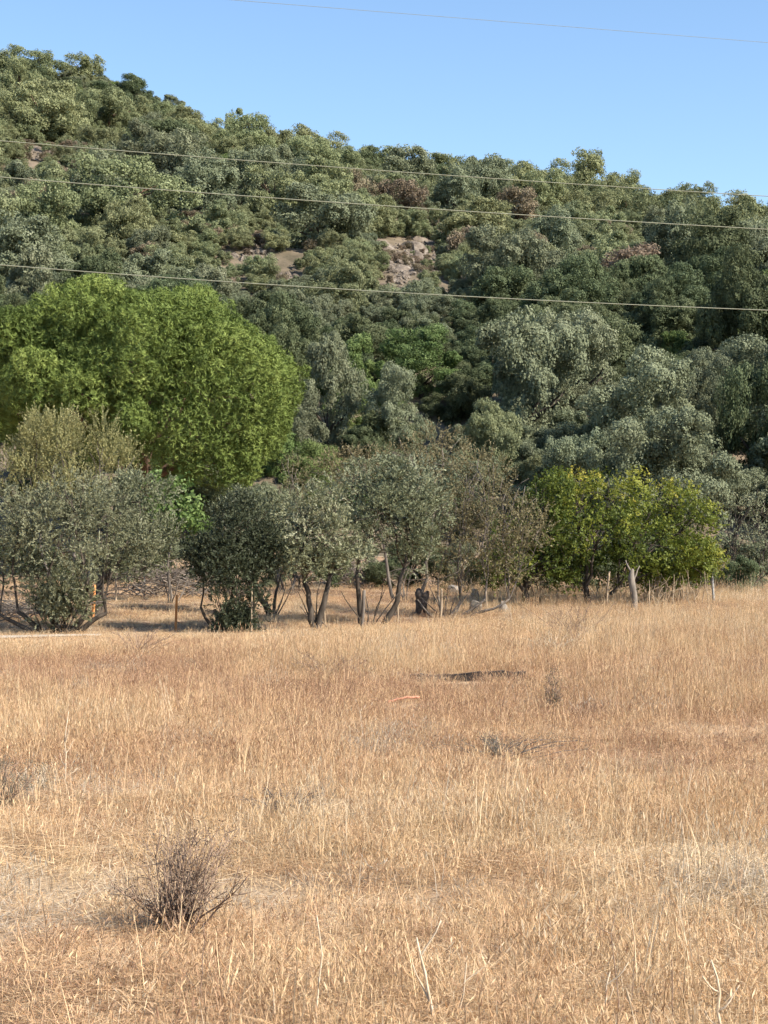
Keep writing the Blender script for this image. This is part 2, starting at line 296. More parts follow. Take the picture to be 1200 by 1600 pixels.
# ------------------------------------------------------------------ orchard and bank trees, each its own shape
def tree(name, base_px, Y, lobes_px, label, cat, leafmat, bark='bark', stems=None, per=11, n_per=24, spray=(13, 0.20), leaf=0.066, width=0.027,
         style='sprig', frac=(0.28, 0.44), trunk_r=0.085, seed=1, group=None, tint0=0.45, tint_fn=None, fork=0.3, twigs=5, updir=0.35, up=0.25, depth=1.0, suckers=5, limb=0.75, grow=(1.24, 1.36, 14), limb_every=1):
    """lobes_px: (cx, cy, rx, ry, dY) in photograph px at distance Y; turned into real ellipsoids in metres"""
    rng = np.random.default_rng(seed)
    bx = (base_px - CX) / F * Y; b = np.array([bx, Y, gz(bx, Y)])
    root = add_obj(name, None, loc=tuple(b), label=label, cat=cat, group=group)
    lobes = []
    for cx, cy, rx, ry, dY in lobes_px:
        cy = cy + grow[2]; rx = rx * grow[0]; ry = ry * grow[1]; c = at(cx, cy, Y + dY) - b; s = (Y + dY) / F
        lobes.append((c, np.array([rx * s, depth * 0.5 * (rx + ry) * s, ry * s])))
    C, R, T = sub_clumps(lobes, per, rng, frac, up)
    tf = (lambda B: tint_fn(B, lobes)) if tint_fn else None
    me = crown_mesh(name + '_crown', C, R, T, rng, n_per, spray, leaf, width, style, tint0, updir, tf)
    add_obj('crown', me, M[leafmat], root)
    tb = Tubes(6)
    stems = stems or [(0, 0, 1.0)]
    low = min(c[2] - r[2] for c, r in lobes); hf = max(0.25, low + fork)
    tops = []
    for (sx, lean, sc) in stems:                      # base offset m, lean m, radius factor
        p0 = np.array([sx, rng.uniform(-0.1, 0.1), -0.12]); p1 = np.array([sx + lean, rng.uniform(-0.15, 0.15), hf * rng.uniform(0.85, 1.1)])
        P = wob(p0, p1, 7, 0.035, rng); r = trunk_r * sc * np.linspace(1.25, 0.72, 7); r[0] *= 1.25
        tb.add(P, r); tops.append((p1, trunk_r * sc * 0.7, P))
    for c, r in lobes[::limb_every]:
        p1, rad, P = min(tops, key=lambda q: np.linalg.norm((q[0] - c)[:2]))
        tip = c + np.array([0, 0, 0.35 * r[2]]); n = 7
        path = wob(p1, tip, n, 0.05, rng, 0.06); tb.add(path, np.linspace(rad * limb, 0.012, n))
        for _ in range(twigs):
            s = path[rng.integers(2, n - 1)]; e = c + sphere_dirs(1, rng, 0.2)[0] * r * rng.uniform(0.5, 0.95)
            tb.add(wob(s, e, 5, 0.06, rng, 0.05), np.linspace(rad * 0.32, 0.007, 5))
    for _ in range(suckers):
        a = np.array([rng.normal(0, 0.16), rng.normal(0, 0.12), -0.05]); e = a + np.array([rng.normal(0, 0.35), rng.normal(0, 0.25), rng.uniform(0.5, 1.15)])
        tb.add(wob(a, e, 5, 0.05, rng), np.linspace(0.02, 0.006, 5))
    add_obj('trunk', tb.mesh(name + '_trunk'), M[bark], root)
    return root

def dome_lobes(cx, cy, rx, ry, n, lr, rng, dsp=1.0, low=-0.25):
    """lobes spread over a dome (px), front, back and sides"""
    out = []
    for k in range(n):
        while True:
            d = rng.normal(0, 1, 3); d /= np.linalg.norm(d)
            if d[2] > low: break
        q = rng.uniform(0.72, 0.95); f = lr * rng.uniform(0.75, 1.25)
        out.append((cx + d[0] * rx * q, cy - d[2] * ry * q, rx * f, ry * f * 0.95, d[1] * dsp * q))
    return out

# the stone pine: a broad dome of needle bunches over bare lower limbs
rg = np.random.default_rng(11)
PY = 57.0
def stone_pine():
    """crown = union of dome-shaped boughs, their skin set with upright needle bunches"""
    rng = np.random.default_rng(3); s = PY / F
    E = [(288, 622, 166, 146, 0.0, 3.9), (165, 566, 148, 112, 0.6, 4.2), (15, 600, 115, 96, 0.3, 3.0), (235, 572, 150, 108, -0.6, 3.6), (110, 645, 120, 78, 1.6, 3.2), (382, 662, 70, 66, 0.4, 2.0),
         (62, 605, 46, 50, -3.4, 1.0), (205, 664, 23, 27, -4.1, 0.55), (128, 616, 34, 34, -3.8, 0.8), (335, 725, 62, 42, -1.2, 1.5), (20, 530, 60, 44, -2.0, 1.4)]
    bx = (215 - CX) / F * PY; b = np.array([bx, PY, gz(bx, PY)])
    root = add_obj('stone_pine', None, loc=tuple(b), label='tall bright green umbrella pine with a broad rounded dome crown', cat='pine tree')
    el = [(at(cx, cy, PY + dY) - b, np.array([rx * s, dr, ry * s])) for cx, cy, rx, ry, dY, dr in E]
    C, T = [], []
    for skin, dens in ((1.0, 4.8), (0.87, 3.6)):
        for c, r in el:
            n = int(dens * 4 * math.pi * ((r[0] * r[1]) ** 1.6 / 3 + (r[0] * r[2]) ** 1.6 / 3 + (r[1] * r[2]) ** 1.6 / 3) ** (1 / 1.6))
            k = np.arange(n) + 0.5; z = 1 - 2 * k / n; a = k * 2.39996; q = np.sqrt(1 - z * z); d = np.stack([np.cos(a) * q, np.sin(a) * q, z], 1)
            W = c + d * r; lump = fnoise(W[:, 0] * 0.62 + W[:, 1] * 0.33, W[:, 2] * 0.62 + W[:, 1] * 0.45, 91, 3)
            P = c + d * r * (skin * (1 + 0.24 * lump) + rng.normal(0, 0.025, n))[:, None]; keep = (d[:, 2] > -0.72)
            for c2, r2 in el:
                if c2 is not c: keep &= np.sum(((P - c2) / (r2 * (0.93 if skin == 1.0 else 0.8))) ** 2, 1) > 1
            C.append(P[keep]); T.append((0.35 * lump + rng.normal(0, 0.08, n))[keep])
    C = np.concatenate(C); T = np.concatenate(T); C += rng.normal(0, 0.05, C.shape)
    R = np.tile(np.array([0.20, 0.20, 0.26]), (len(C), 1)) * rng.uniform(0.75, 1.3, (len(C), 1))
    me = crown_mesh('stone_pine_crown', C, R, T, rng, 44, (5, 0.05), 0.125, 0.030, 'bunch', 0.42, 0.9)
    print('pine tufts', len(C)); add_obj('crown', me, M['pine'], root)
    tb = Tubes(8); top = np.array([0.2, 0, 3.6]); tb.add(wob((0, 0, -0.2), top, 8, 0.02, rng), np.linspace(0.36, 0.24, 8))
    for c, r in el: tb.add(wob(top - [0, 0, rng.uniform(0, 0.8)], c, 7, 0.04, rng, 0.05), np.linspace(0.15, 0.04, 7))
    for _ in range(60):                                 # bare twigs under the dome
        c, r = el[rng.integers(0, 6)]; d = sphere_dirs(1, rng, -0.5)[0]; tb.add(wob(c + d * r * 0.3, c + d * r * rng.uniform(0.75, 0.98), 5, 0.05, rng, 0.05), np.linspace(0.035, 0.01, 5))
    add_obj('trunk', tb.mesh('stone_pine_trunk'), M['bark_pine'], root)
stone_pine()

def yellow_top(B, lobes):
    zs = np.array([c[2] + r[2] for c, r in lobes]); x1 = max(c[0] + r[0] for c, r in lobes)
    return 0.5 * np.clip((B[:, 2] - zs.max() * 0.62) / (zs.max() * 0.32), 0, 1) + 0.35 * np.clip((B[:, 0] - x1 * 0.55) / (x1 * 0.45), 0, 1) - 0.05

OG = 'olive trees along the field edge'
tree('olive_tree', 88, 37.0, [(40, 800, 62, 55, 0), (110, 790, 72, 52, -0.3), (170, 815, 58, 60, 0.2), (95, 845, 85, 48, -0.5), (10, 850, 55, 55, 0.3), (200, 850, 45, 40, 0.6), (60, 890, 60, 35, 0.2), (112, 915, 34, 34, -0.2), (72, 935, 26, 26, 0)],
     'broad silvery olive with many low stems beside the dirt track', 'olive tree', 'olive', stems=[(-0.1, -0.7, 0.7), (0.05, -0.2, 0.8), (0.15, 0.45, 0.9), (-0.2, -1.0, 0.6), (0.25, 0.8, 0.7)], per=11, n_per=30, seed=21, group=OG, fork=0.35, suckers=26)
tree('olive_tree', 153, 40.5, [(225, 785, 48, 48, 0), (190, 770, 45, 38, 0.3), (240, 830, 38, 40, 0), (160, 820, 50, 60, 0.4), (215, 850, 48, 35, 0.3)],
     'rounded olive with one thick dark trunk beside an orange post', 'olive tree', 'olive', stems=[(0.0, 0.05, 1.7)], per=11, n_per=28, seed=22, group=OG, fork=0.2, tint0=0.4)
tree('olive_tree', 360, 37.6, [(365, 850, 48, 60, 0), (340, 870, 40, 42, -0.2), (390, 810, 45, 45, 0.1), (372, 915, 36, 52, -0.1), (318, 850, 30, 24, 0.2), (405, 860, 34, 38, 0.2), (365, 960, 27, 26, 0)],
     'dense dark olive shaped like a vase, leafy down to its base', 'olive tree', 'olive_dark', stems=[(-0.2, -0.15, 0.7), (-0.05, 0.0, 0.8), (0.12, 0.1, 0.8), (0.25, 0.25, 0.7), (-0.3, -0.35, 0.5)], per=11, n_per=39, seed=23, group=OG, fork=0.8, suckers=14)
tree('olive_tree', 426, 42.0, [(395, 790, 42, 32, 0.2), (430, 800, 34, 40, 0.1), (370, 790, 26, 26, 0.3), (440, 850, 32, 32, 0.1)],
     'slim olive with a leaning trunk just behind the dense dark one', 'olive tree', 'olive', stems=[(0.0, -0.4, 0.9), (0.03, 0.1, 0.5)], per=11, n_per=24, seed=24, group=OG, fork=0.0, twigs=7)
tree('olive_tree', 495, 38.2, [(480, 800, 42, 42, 0), (520, 790, 42, 46, 0.2), (465, 840, 32, 34, -0.2), (525, 850, 45, 34, 0), (490, 860, 40, 28, -0.3)],
     'olive with a low forked trunk shaped like a Y', 'olive tree', 'olive', stems=[(0.0, -0.28, 0.85), (0.0, 0.3, 0.8)], per=11, n_per=25, seed=25, group=OG, fork=0.15, twigs=9)
tree('olive_tree', 575, 40.0, [(560, 760, 42, 42, 0.3), (600, 752, 42, 38, 0), (640, 765, 48, 46, 0), (610, 800, 62, 44, -0.4), (665, 800, 40, 45, 0.2), (565, 820, 40, 38, -0.2), (640, 840, 48, 34, 0.1)],
     'tallest silvery olive, on two thin trunks leaning apart', 'olive tree', 'olive', stems=[(-0.13, -0.12, 0.75), (0.3, 0.55, 0.75)], per=11, n_per=30, seed=26, group=OG, fork=0.1, tint0=0.5, twigs=9)
tree('sparse_tree', 700, 42.5, [(735, 770, 55, 50, 0), (790, 780, 50, 48, 0.2), (700, 800, 40, 50, 0.3), (760, 830, 60, 45, -0.3), (820, 830, 42, 45, 0), (720, 870, 50, 42, -0.1), (790, 870, 46, 34, 0.1), (745, 730, 42, 32, 0.5)],
     'thin brownish tree with bare grey stems and small sparse leaves', 'tree', 'dry', 'bark_grey', stems=[(-0.1, -0.15, 0.5), (0.0, 0.3, 0.6), (0.15, 0.75, 0.55), (0.3, 1.2, 0.5), (-0.25, -0.5, 0.4)], per=11, n_per=18, spray=(7, 0.3), leaf=0.065, width=0.034, seed=27, fork=0.1, twigs=14, trunk_r=0.07, tint0=0.5)
tree('sparse_tree', 640, 47.5, [(560, 720, 55, 30, 0), (640, 712, 52, 36, 0), (690, 700, 40, 36, 0.5), (520, 735, 40, 28, 0), (610, 745, 70, 30, 0.3)],
     'brown-tinged thin-leaved tree rising behind the tallest silvery olive', 'tree', 'dry', 'bark_grey', stems=[(-0.4, -0.5, 0.5), (0.3, 0.4, 0.5)], per=11, n_per=16, spray=(7, 0.3), leaf=0.07, width=0.036, seed=28, fork=0.0, twigs=8, tint0=0.55)
tree('leafy_tree', 920, 46.5, [(900, 775, 62, 42, 0), (960, 770, 70, 42, 0.2), (1030, 785, 60, 45, 0.1), (1085, 820, 42, 40, 0), (940, 825, 75, 42, -0.6), (1010, 835, 70, 38, -0.4), (1070, 862, 48, 30, 0), (980, 870, 55, 24, 0.2), (1095, 870, 30, 24, 0.3), (890, 880, 40, 22, 0.6), (1035, 888, 45, 20, 0.5)],
     'spreading green tree with yellowing top on a forked dark trunk', 'tree', 'autumn', 'bark', stems=[(0.0, -0.1, 1.1), (0.15, 0.6, 0.7)], per=11, n_per=30, spray=(8, 0.24), leaf=0.08, width=0.05, style='broad', seed=29, fork=0.25, tint0=0.30, tint_fn=yellow_top, twigs=7)
tree('leafy_tree', 826, 46.0, [(800, 845, 42, 38, 0), (850, 770, 42, 42, 0), (865, 830, 45, 50, 0.2), (835, 875, 60, 34, -0.1), (885, 870, 40, 36, 0.3), (790, 880, 34, 24, -0.3)],
     'low dark green tree leaning over pale stones at its foot', 'tree', 'autumn', 'bark', stems=[(0.0, -0.1, 1.3)], per=11, n_per=30, spray=(8, 0.24), leaf=0.08, width=0.05, style='broad', seed=30, fork=0.15, tint0=0.16, tint_fn=lambda B, l: 0.4 * np.clip((B[:, 2] - 3.2) / 1.2, 0, 1), twigs=7)
tree('pale_tree', 110, 46.0, [(60, 720, 38, 55, 0), (30, 740, 40, 45, 0.2), (100, 715, 36, 52, 0), (150, 710, 42, 58, 0), (185, 725, 26, 45, 0.2), (90, 680, 36, 34, 0.3), (110, 770, 80, 40, -0.2), (55, 672, 26, 28, 0)],
     'pale yellow-green tree of upright shoots in front of the umbrella pine', 'tree', 'pale', 'bark_grey', stems=[(-0.4, -0.4, 0.6), (0.0, 0.1, 0.7), (0.3, 0.5, 0.6)], per=11, n_per=19, spray=(11, 0.42), leaf=0.07, width=0.036, seed=31, fork=0.2, updir=1.3, twigs=6)
tree('fig_tree', 268, 45.0, [(255, 760, 36, 30, 0), (285, 795, 32, 34, 0), (300, 815, 26, 26, 0), (245, 800, 30, 32, 0.3)],
     'small bright green broad-leaved tree between the olives and the pine', 'tree', 'fig', 'bark_grey', per=11, n_per=12, spray=(5, 0.2), leaf=0.11, width=0.08, style='broad', seed=32, trunk_r=0.035, fork=0.1, tint0=0.5)
tree('grey_shrub', 448, 50.0, [(455, 745, 26, 38, 0), (470, 780, 30, 36, 0), (440, 790, 30, 30, 0), (460, 830, 40, 30, 0)],
     'thin grey half-bare bush beside the right edge of the pine crown', 'shrub', 'dry', 'bark_grey', stems=[(-0.1, -0.1, 0.4), (0.1, 0.2, 0.4)], per=11, n_per=12, spray=(5, 0.24), leaf=0.06, width=0.03, seed=33, fork=0.0, twigs=16, tint0=0.35)
tree('grey_shrub', 1150, 53.0, [(1160, 800, 34, 40, 0), (1195, 790, 34, 38, 0.3), (1150, 845, 36, 34, 0), (1195, 840, 34, 40, 0)],
     'grey half-bare bush on a dark crooked trunk beside the steel post', 'shrub', 'olive', 'bark', stems=[(-0.35, 0.1, 0.9), (0.3, 0.35, 0.5)], per=11, n_per=13, spray=(6, 0.24), leaf=0.07, width=0.03, seed=34, fork=0.0, twigs=14, tint0=0.5)

# ------------------------------------------------------------------ dead trunk, stump, brush
def snag():
    Y = 44.5; x = (990 - CX) / F * Y; z = gz(x, Y); s = Y / F
    root = add_obj('dead_tree', None, loc=(x, Y, z), label='pale barkless dead trunk with two broken limbs under the yellowing tree', cat='dead tree')
    rng = np.random.default_rng(5); t = Tubes(8)
    t.add(wob((0.02, 0, -0.1), (-0.03, 0, 50 * s + 0.25), 7, 0.03, rng), [0.11, 0.085, 0.078, 0.082, 0.09, 0.085, 0.04])
    add_obj('trunk', t.mesh('snag_trunk'), M['snag'], root)
    for dx, z0, h, r in ((-0.20, 0.95, 1.30, 0.026), (0.16, 0.70, 1.16, 0.024)):
        t = Tubes(6); t.add(wob((-0.02, 0, z0), (dx, 0.04, h), 6, 0.06, rng), np.linspace(r * 1.3, r * 0.6, 6))
        add_obj('limb', t.mesh('snag_limb'), M['snag'], root)
snag()
def stump():
    Y = 43.0; x = (658 - CX) / F * Y; z = gz(x, Y); rng = np.random.default_rng(6); t = Tubes(8)
    t.add(wob((-0.16, 0, -0.1), (0.02, 0, 0.62), 6, 0.04, rng), [0.13, 0.10, 0.10, 0.13, 0.17, 0.12])
    t.add(wob((0.22, 0.02, -0.1), (0.08, 0, 0.52), 5, 0.04, rng), [0.09, 0.07, 0.08, 0.11, 0.12])
    t.add(wob((0.0, 0, 0.5), (-0.1, 0, 0.86), 5, 0.05, rng), [0.13, 0.15, 0.15, 0.12, 0.05])
    t.add(wob((0.05, 0, 0.5), (0.22, 0, 0.78), 5, 0.05, rng), [0.12, 0.13, 0.12, 0.09, 0.04])
    add_obj('tree_stump', t.mesh('stump'), M['bark_dark'], loc=(x, Y, z), label='blackened twisted stump on two splayed roots among the olives', cat='stump').scale = (0.8, 0.8, 0.78)
stump()
def brush(px, Y, w, h, n, seed, label, m='dead_twig', steep=False):
    rng = np.random.default_rng(seed); x = (px - CX) / F * Y; t = Tubes(4)
    for _ in range(n):
        a = np.array([rng.normal(0, w * 0.3), rng.normal(0, 0.4), rng.uniform(0.0, h * 0.7) - 0.02]); an = rng.uniform(-0.5, 0.6) + (math.pi if rng.random() < 0.5 else 0)
        e = a + np.array([math.cos(an) * rng.uniform(0.4, 1.2), rng.normal(0, 0.3), abs(math.sin(an)) * rng.uniform(0.1, 0.7) * h])
        if steep: a[2] = -0.05; e = a + np.array([rng.normal(0, 0.18), rng.normal(0, 0.15), h * rng.uniform(0.5, 1.2)])
        P = wob(a, e, 6, 0.06, rng, 0.0 if steep else 0.15); t.add(P, np.linspace(rng.uniform(0.008, 0.022), 0.004, 6))
        for _ in range(2): s = P[rng.integers(1, 5)]; t.add(wob(s, s + rng.normal(0, 0.22, 3) + [0, 0, 0.08], 4, 0.05, rng), np.linspace(0.008, 0.003, 4))
    add_obj('branch_pile', t.mesh('branch_pile'), M[m], loc=(x, Y, gz(x, Y)), label=label, cat='branches', group='cut branch piles in the orchard')
brush(262, 47.0, 2.4, 1.0, 150, 41, 'tangled heap of grey dead branches left of the dense dark olive')
brush(20, 39.5, 1.8, 0.5, 70, 42, 'low litter of dead branches under the broad olive by the track')
brush(540, 52.0, 2.6, 0.9, 130, 43, 'grey brushwood heap seen between the forked olive and tallest olive')
brush(1010, 46.5, 3.4, 0.9, 60, 44, 'upright dry sticks around the pale dead trunk', 'post', True)

# ------------------------------------------------------------------ posts along the field edge
def post(px, Y, h, r, m, lean, label, seed):
    x = (px - CX) / F * Y; rng = np.random.default_rng(seed); t = Tubes(8)
    P = wob((0, 0, -0.3), (lean, 0, h), 6, 0.012, rng); t.add(P, r * np.array([1, 1, 0.97, 1.0, 0.93, 0.9]))
    add_obj('fence_post', t.mesh('fence_post'), M[m], loc=(x, Y, gz(x, Y)), label=label, cat='post', group='fence posts along the field edge')
post(275, 38.2, 0.78, 0.030, 'post_orange', 0.02, 'orange-brown wooden stake standing clear left of the dense dark olive', 1)
post(146, 40.0, 0.82, 0.040, 'post_orange', 0.03, 'orange stake against the thick dark olive trunk', 2)
post(182, 45.5, 0.95, 0.032, 'post', -0.02, 'pale thin stake between the thick trunk and branch heap', 3)
post(225, 47.0, 0.70, 0.022, 'post_grey', 0.02, 'thin grey stake in front of the heap of grey branches', 4)
post(392, 37.4, 0.90, 0.020, 'post', 0.02, 'thin dark stake right of the dense dark olive base', 5)
post(508, 38.6, 0.75, 0.018, 'post', -0.02, 'thin stake right of the forked olive trunk', 6)
post(565, 39.2, 0.85, 0.045, 'bark_grey', 0.06, 'grey split post under the tallest olive', 7)
post(624, 41.5, 0.70, 0.022, 'post', -0.08, 'leaning brown stake left of the blackened stump', 8)
post(760, 44.0, 0.80, 0.022, 'post', 0.0, 'straight dark stake between the two pale stones', 9)
post(1115, 47.0, 1.12, 0.034, 'post_grey', -0.06, 'grey steel fence post right of the yellowing tree', 10)
post(1088, 47.5, 0.95, 0.030, 'post', 0.02, 'weathered stake just left of the grey steel post', 11)
post(945, 46.0, 0.95, 0.034, 'post', 0.12, 'pale leaning stake left of the dead trunk', 12)
post(1025, 46.6, 1.0, 0.030, 'post', 0.05, 'brown crooked stake right of the dead trunk', 13)
post(690, 42.0, 0.75, 0.030, 'post', 0.0, 'pale stake at the foot of the thin grey stems', 14)

# ------------------------------------------------------------------ stones and outcrops
def rock_mesh(name, r, seed, flat=1.0):
    import bmesh
    bm = bmesh.new(); bmesh.ops.create_icosphere(bm, subdivisions=3, radius=1)
    rng = np.random.default_rng(seed); cuts = [(unit(rng.normal(0, 1, 3)), rng.uniform(0.5, 0.8)) for _ in range(16)]
    for v in bm.verts:
        p = np.array(v.co)
        for n, d in cuts:
            q = p @ n
            if q > d: p = p - n * (q - d)
        p = p * (1 + 0.10 * vnoise(p[0] * 2.5 + seed, p[1] * 2.5 + p[2] * 1.7, seed)); v.co = (p[0] * r[0], p[1] * r[1], p[2] * r[2])
    me = bpy.data.meshes.new(name); bm.to_mesh(me); bm.free(); return me
for i, (px, Y, r, lab) in enumerate([
    (742, 43.8, (0.26, 0.2, 0.27), 'large pale boulder left of the straight dark stake'),
    (787, 44.2, (0.17, 0.15, 0.20), 'upright pale stone right of the straight dark stake'),
    (742, 46.5, (0.12, 0.12, 0.42), 'narrow pale stone standing behind the large boulder'),
    (708, 50.0, (0.25, 0.2, 0.22), 'pale stone in the shade behind the thin grey stems'),
    (405, 47.5, (0.16, 0.15, 0.1), 'small pale stone on the bank behind the dense dark olive')]):
    x = (px - CX) / F * Y
    add_obj('stone', rock_mesh('stone', r, 60 + i), M['stone'], loc=(x, Y, gz(x, Y) + r[2] * 0.45), label=lab, cat='stone', group='pale stones under the orchard trees')

def hill_at(px, py):
    """the point of the hill surface that lies behind a photograph pixel"""
    Ys = np.linspace(HILL_FOOT + 2, RIDGE + 4, 900); X = (px - CX) / F * Ys
    d = CAMZ + (HZ - py) / F * Ys - ground_z(X, Ys)
    k = np.where(d <= 0)[0]
    Yh = Ys[k[0]] if len(k) else Ys[-1]
    return (px - CX) / F * Yh, float(Yh)
OUT = [(596, 384, 1.5, 0.6, 'slanting pale rock slab at the upper left of the rocky patch'), (612, 396, 1.8, 0.5, 'long diagonal rock slab down the left side of the rocky patch'),
       (648, 392, 1.5, 0.8, 'grey-pink rock face in the middle of the rocky patch'), (660, 404, 1.3, 0.7, 'grey shaded rock right of the grey-pink rock face'),
       (630, 410, 1.2, 0.5, 'reddish rock below the long diagonal slab'), (676, 424, 1.5, 0.5, 'broken rock ledge at the right of the rocky patch'), (650, 428, 1.4, 0.45, 'low ledge left of the broken rock ledge'),
       (628, 424, 1.0, 0.4, 'small reddish rock at the bottom of the rocky patch'), (660, 374, 1.0, 0.5, 'small pink rock at the top of the rocky patch'), (676, 384, 0.8, 0.4, 'smallest rock beside the pink rock at the top'),
       (622, 464, 1.0, 0.4, 'small pale rock showing below the rocky patch beside the cable'), (634, 474, 0.8, 0.35, 'smaller rock just under the pale rock beside the cable'), (55, 235, 1.4, 0.5, 'pinkish bare rock high on the slope among the pines'), (82, 240, 1.0, 0.4, 'smaller pinkish rock beside the bare rock among the pines')]
for i, (px, py, w, h, lab) in enumerate(OUT):
    x, y = hill_at(px, py); rr_ = np.random.default_rng(500 + i)
    o = add_obj('rock_outcrop', rock_mesh('rock_outcrop', (w, 1.1, h), 80 + i), M['rock'], loc=(x, y + 0.3, gz(x, y) + 0.02), label=lab, cat='rock', group='bare rock on the hillside')
    o.rotation_euler = (0.42, 0.30 + float(rr_.uniform(-0.15, 0.2)), float(rr_.uniform(-0.4, 0.4)))

# ------------------------------------------------------------------ hillside trees and bushes
def unit_crown(name, kind, seed, n_leaf, leaf):
    """crown of radius about 1: boughs, each a heap of small rounded leaf clumps"""
    rng = np.random.default_rng(seed); lob = []
    if kind == 'pine':
        for _ in range(27):
            a = rng.uniform(0, 6.283); z = rng.uniform(0.35, 1.3); q = math.sqrt(rng.random()) * 0.85 * math.sqrt(max(0.05, 1 - ((z - 0.6) / 0.98) ** 2))
            s = rng.uniform(0.27, 0.39); lob.append((np.array([math.cos(a) * q, math.sin(a) * q, z]), np.array([s, s, s * 0.7])))
    else:
        for _ in range(16):
            d = sphere_dirs(1, rng, 0.3)[0]; s = rng.uniform(0.17, 0.44)
            lob.append((d * np.array([0.70, 0.70, 0.68]) * rng.uniform(0.6, 1.08) + [0, 0, 0.68], np.array([s, s, s * 0.9])))
        lob.append((np.array([0, 0, 0.5]), np.array([0.6, 0.6, 0.5])))
    C, R, T = sub_clumps(lob, 11, rng, (0.30, 0.52), 0.3)
    R *= 1.05
    npc = max(3, n_leaf // (len(C) * 4))
    return crown_mesh(name, C, R, T, rng, npc, (4, leaf * 0.8), leaf, leaf * 0.62, 'clump', 0.45, 0.3)
def unit_trunk(name, kind, seed):
    rng = np.random.default_rng(seed); t = Tubes(5)
    h = 0.75 if kind == 'pine' else 0.4
    t.add(wob((0, 0, -0.25), (0.05, 0, h), 6, 0.03, rng), np.linspace(0.06, 0.035, 6))
    for _ in range(5):
        e = sphere_dirs(1, rng, 0.8)[0] * 0.6; t.add(wob((0.04, 0, h * 0.9), (e[0], e[1], h + abs(e[2]) * 0.7), 5, 0.05, rng), np.linspace(0.03, 0.008, 5))
    return t.mesh(name)
PROTO = {}
for si, k in enumerate(HS):
    PROTO[k] = []
    for v in range(3):
        me = unit_crown('%s_crown_far' % k, k if k == 'pine' else 'round', 100 + si * 10 + v, 26000 if k != 'brown' else 9000, 0.046 if k != 'brown' else 0.07); me.materials.append(M['h_' + k])
        tr = unit_trunk('%s_trunk_far' % k, k if k == 'pine' else 'round', 200 + si * 10 + v); tr.materials.append(M['bark_pine'] if k == 'pine' else M['bark'])
        PROTO[k].append((me, tr))
    if k in ('grey', 'dark', 'bright', 'light'):
        PROTO[k + '_fine'] = []
        for v in range(2 if k in ('grey', 'dark') else 1):
            me = unit_crown('%s_crown_near' % k, 'round', 300 + si * 10 + v, 44000, 0.036); me.materials.append(M['h_' + k])
            PROTO[k + '_fine'].append((me, PROTO[k][v][1]))
KNAME = {'grey': 'wild_olive', 'dark': 'evergreen_oak', 'pine': 'pine_tree', 'bright': 'green_bush', 'brown': 'dry_bush', 'light': 'scrub_bush'}
KLAB = {'grey': 'rounded grey-green tree', 'dark': 'dark green dense evergreen tree', 'pine': 'olive-green pine with cloud-like clumps', 'bright': 'fresh green leafy bush', 'brown': 'brownish half-dry bush', 'light': 'yellowish olive-green bush'}
KCAT = {'grey': 'tree', 'dark': 'tree', 'pine': 'pine tree', 'bright': 'bush', 'brown': 'bush', 'light': 'bush'}
HRNG = np.random.default_rng(77)
PLACED = []     # x, y, r
def zone(y):
    return ('on the ridge line' if y > 190 else 'on the upper slope' if y > 150 else
            'on the middle slope' if y > 105 else 'on the lower slope' if y > 76 else 'at the hill foot')
def hill_tree(kind, x, y, r, hs=1.0, label=None, sink=0.12):
    fine = y < 92 and (kind + '_fine') in PROTO
    ps = PROTO[kind + '_fine'] if fine else PROTO[kind]; me, tr = ps[int(HRNG.integers(len(ps)))]
    size = 'large ' if r > 3.0 else 'small ' if r < 1.9 else ''
    pxx = CX + F * x / y; z_ = zone(y) + (', uphill from the umbrella pine' if pxx < 440 else ', uphill from the silvery olives' if pxx < 770 else ', uphill from the yellowing tree') if y > 60 else zone(y)
    o = add_obj(KNAME[kind], None, loc=(x, y, gz(x, y) - sink * r), label=label or (size + KLAB[kind] + ' ' + z_).replace(' with cloud-like clumps', ''), cat=KCAT[kind], group=KLAB[kind].split(' with')[0] + ('es ' if kind in ('bright', 'brown', 'light') else 's ') + zone(y))
    o.rotation_euler = (float(HRNG.normal(0, 0.09)), float(HRNG.normal(0, 0.09)), float(HRNG.uniform(0, 6.28))); o.scale = (r * float(HRNG.uniform(0.82, 1.2)), r * float(HRNG.uniform(0.82, 1.2)), r * hs * float(HRNG.uniform(0.9, 1.12)))
    add_obj('crown', me, None, o); add_obj('trunk', tr, None, o)
    PLACED.append((x, y, r))
# the ones with a place and outline of their own
def spec(kind, px, py_base, wpx, Y=None, hs=1.0, label=None):
    if Y is None: x, y = hill_at(px, py_base)
    else: x, y = (px - CX) / F * Y, Y
    hill_tree(kind, x, y, wpx / 2 / F * y / 0.98, hs, label)
spec('grey', 935, 0, 150, 63, 1.45, 'grey-green tree of upright plumes left of the big round grey tree')
spec('grey', 1062, 0, 230, 61.5, 1.35, 'big round grey-green tree directly behind the yellowing tree')
spec('light', 770, 0, 120, 66, 1.5, 'rounded light green bush right behind the thin brownish tree')
spec('light', 836, 0, 90, 65, 1.25, 'small rounded green bush left of the plumed grey-green tree')
spec('grey', 620, 0, 130, 69, 1.7, 'grey-green tree behind the brown-tinged thin-leaved tree')
spec('bright', 480, 0, 110, 64, 1.3, 'green leafy bush beside the right edge of the umbrella pine')
spec('dark', 1180, 0, 170, 68, 2.0, 'tall dark evergreen on the slope right of the big round grey tree')
spec('grey', 515, 0, 150, 70, 1.5, 'grey-green tree filling the gap right of the umbrella pine'); spec('dark', 425, 0, 150, 76, 1.7, 'dark evergreen directly behind the right edge of the umbrella pine'); spec('dark', 560, 0, 140, 80, 1.3, 'dark evergreen up the slope from the brown-tinged tree')
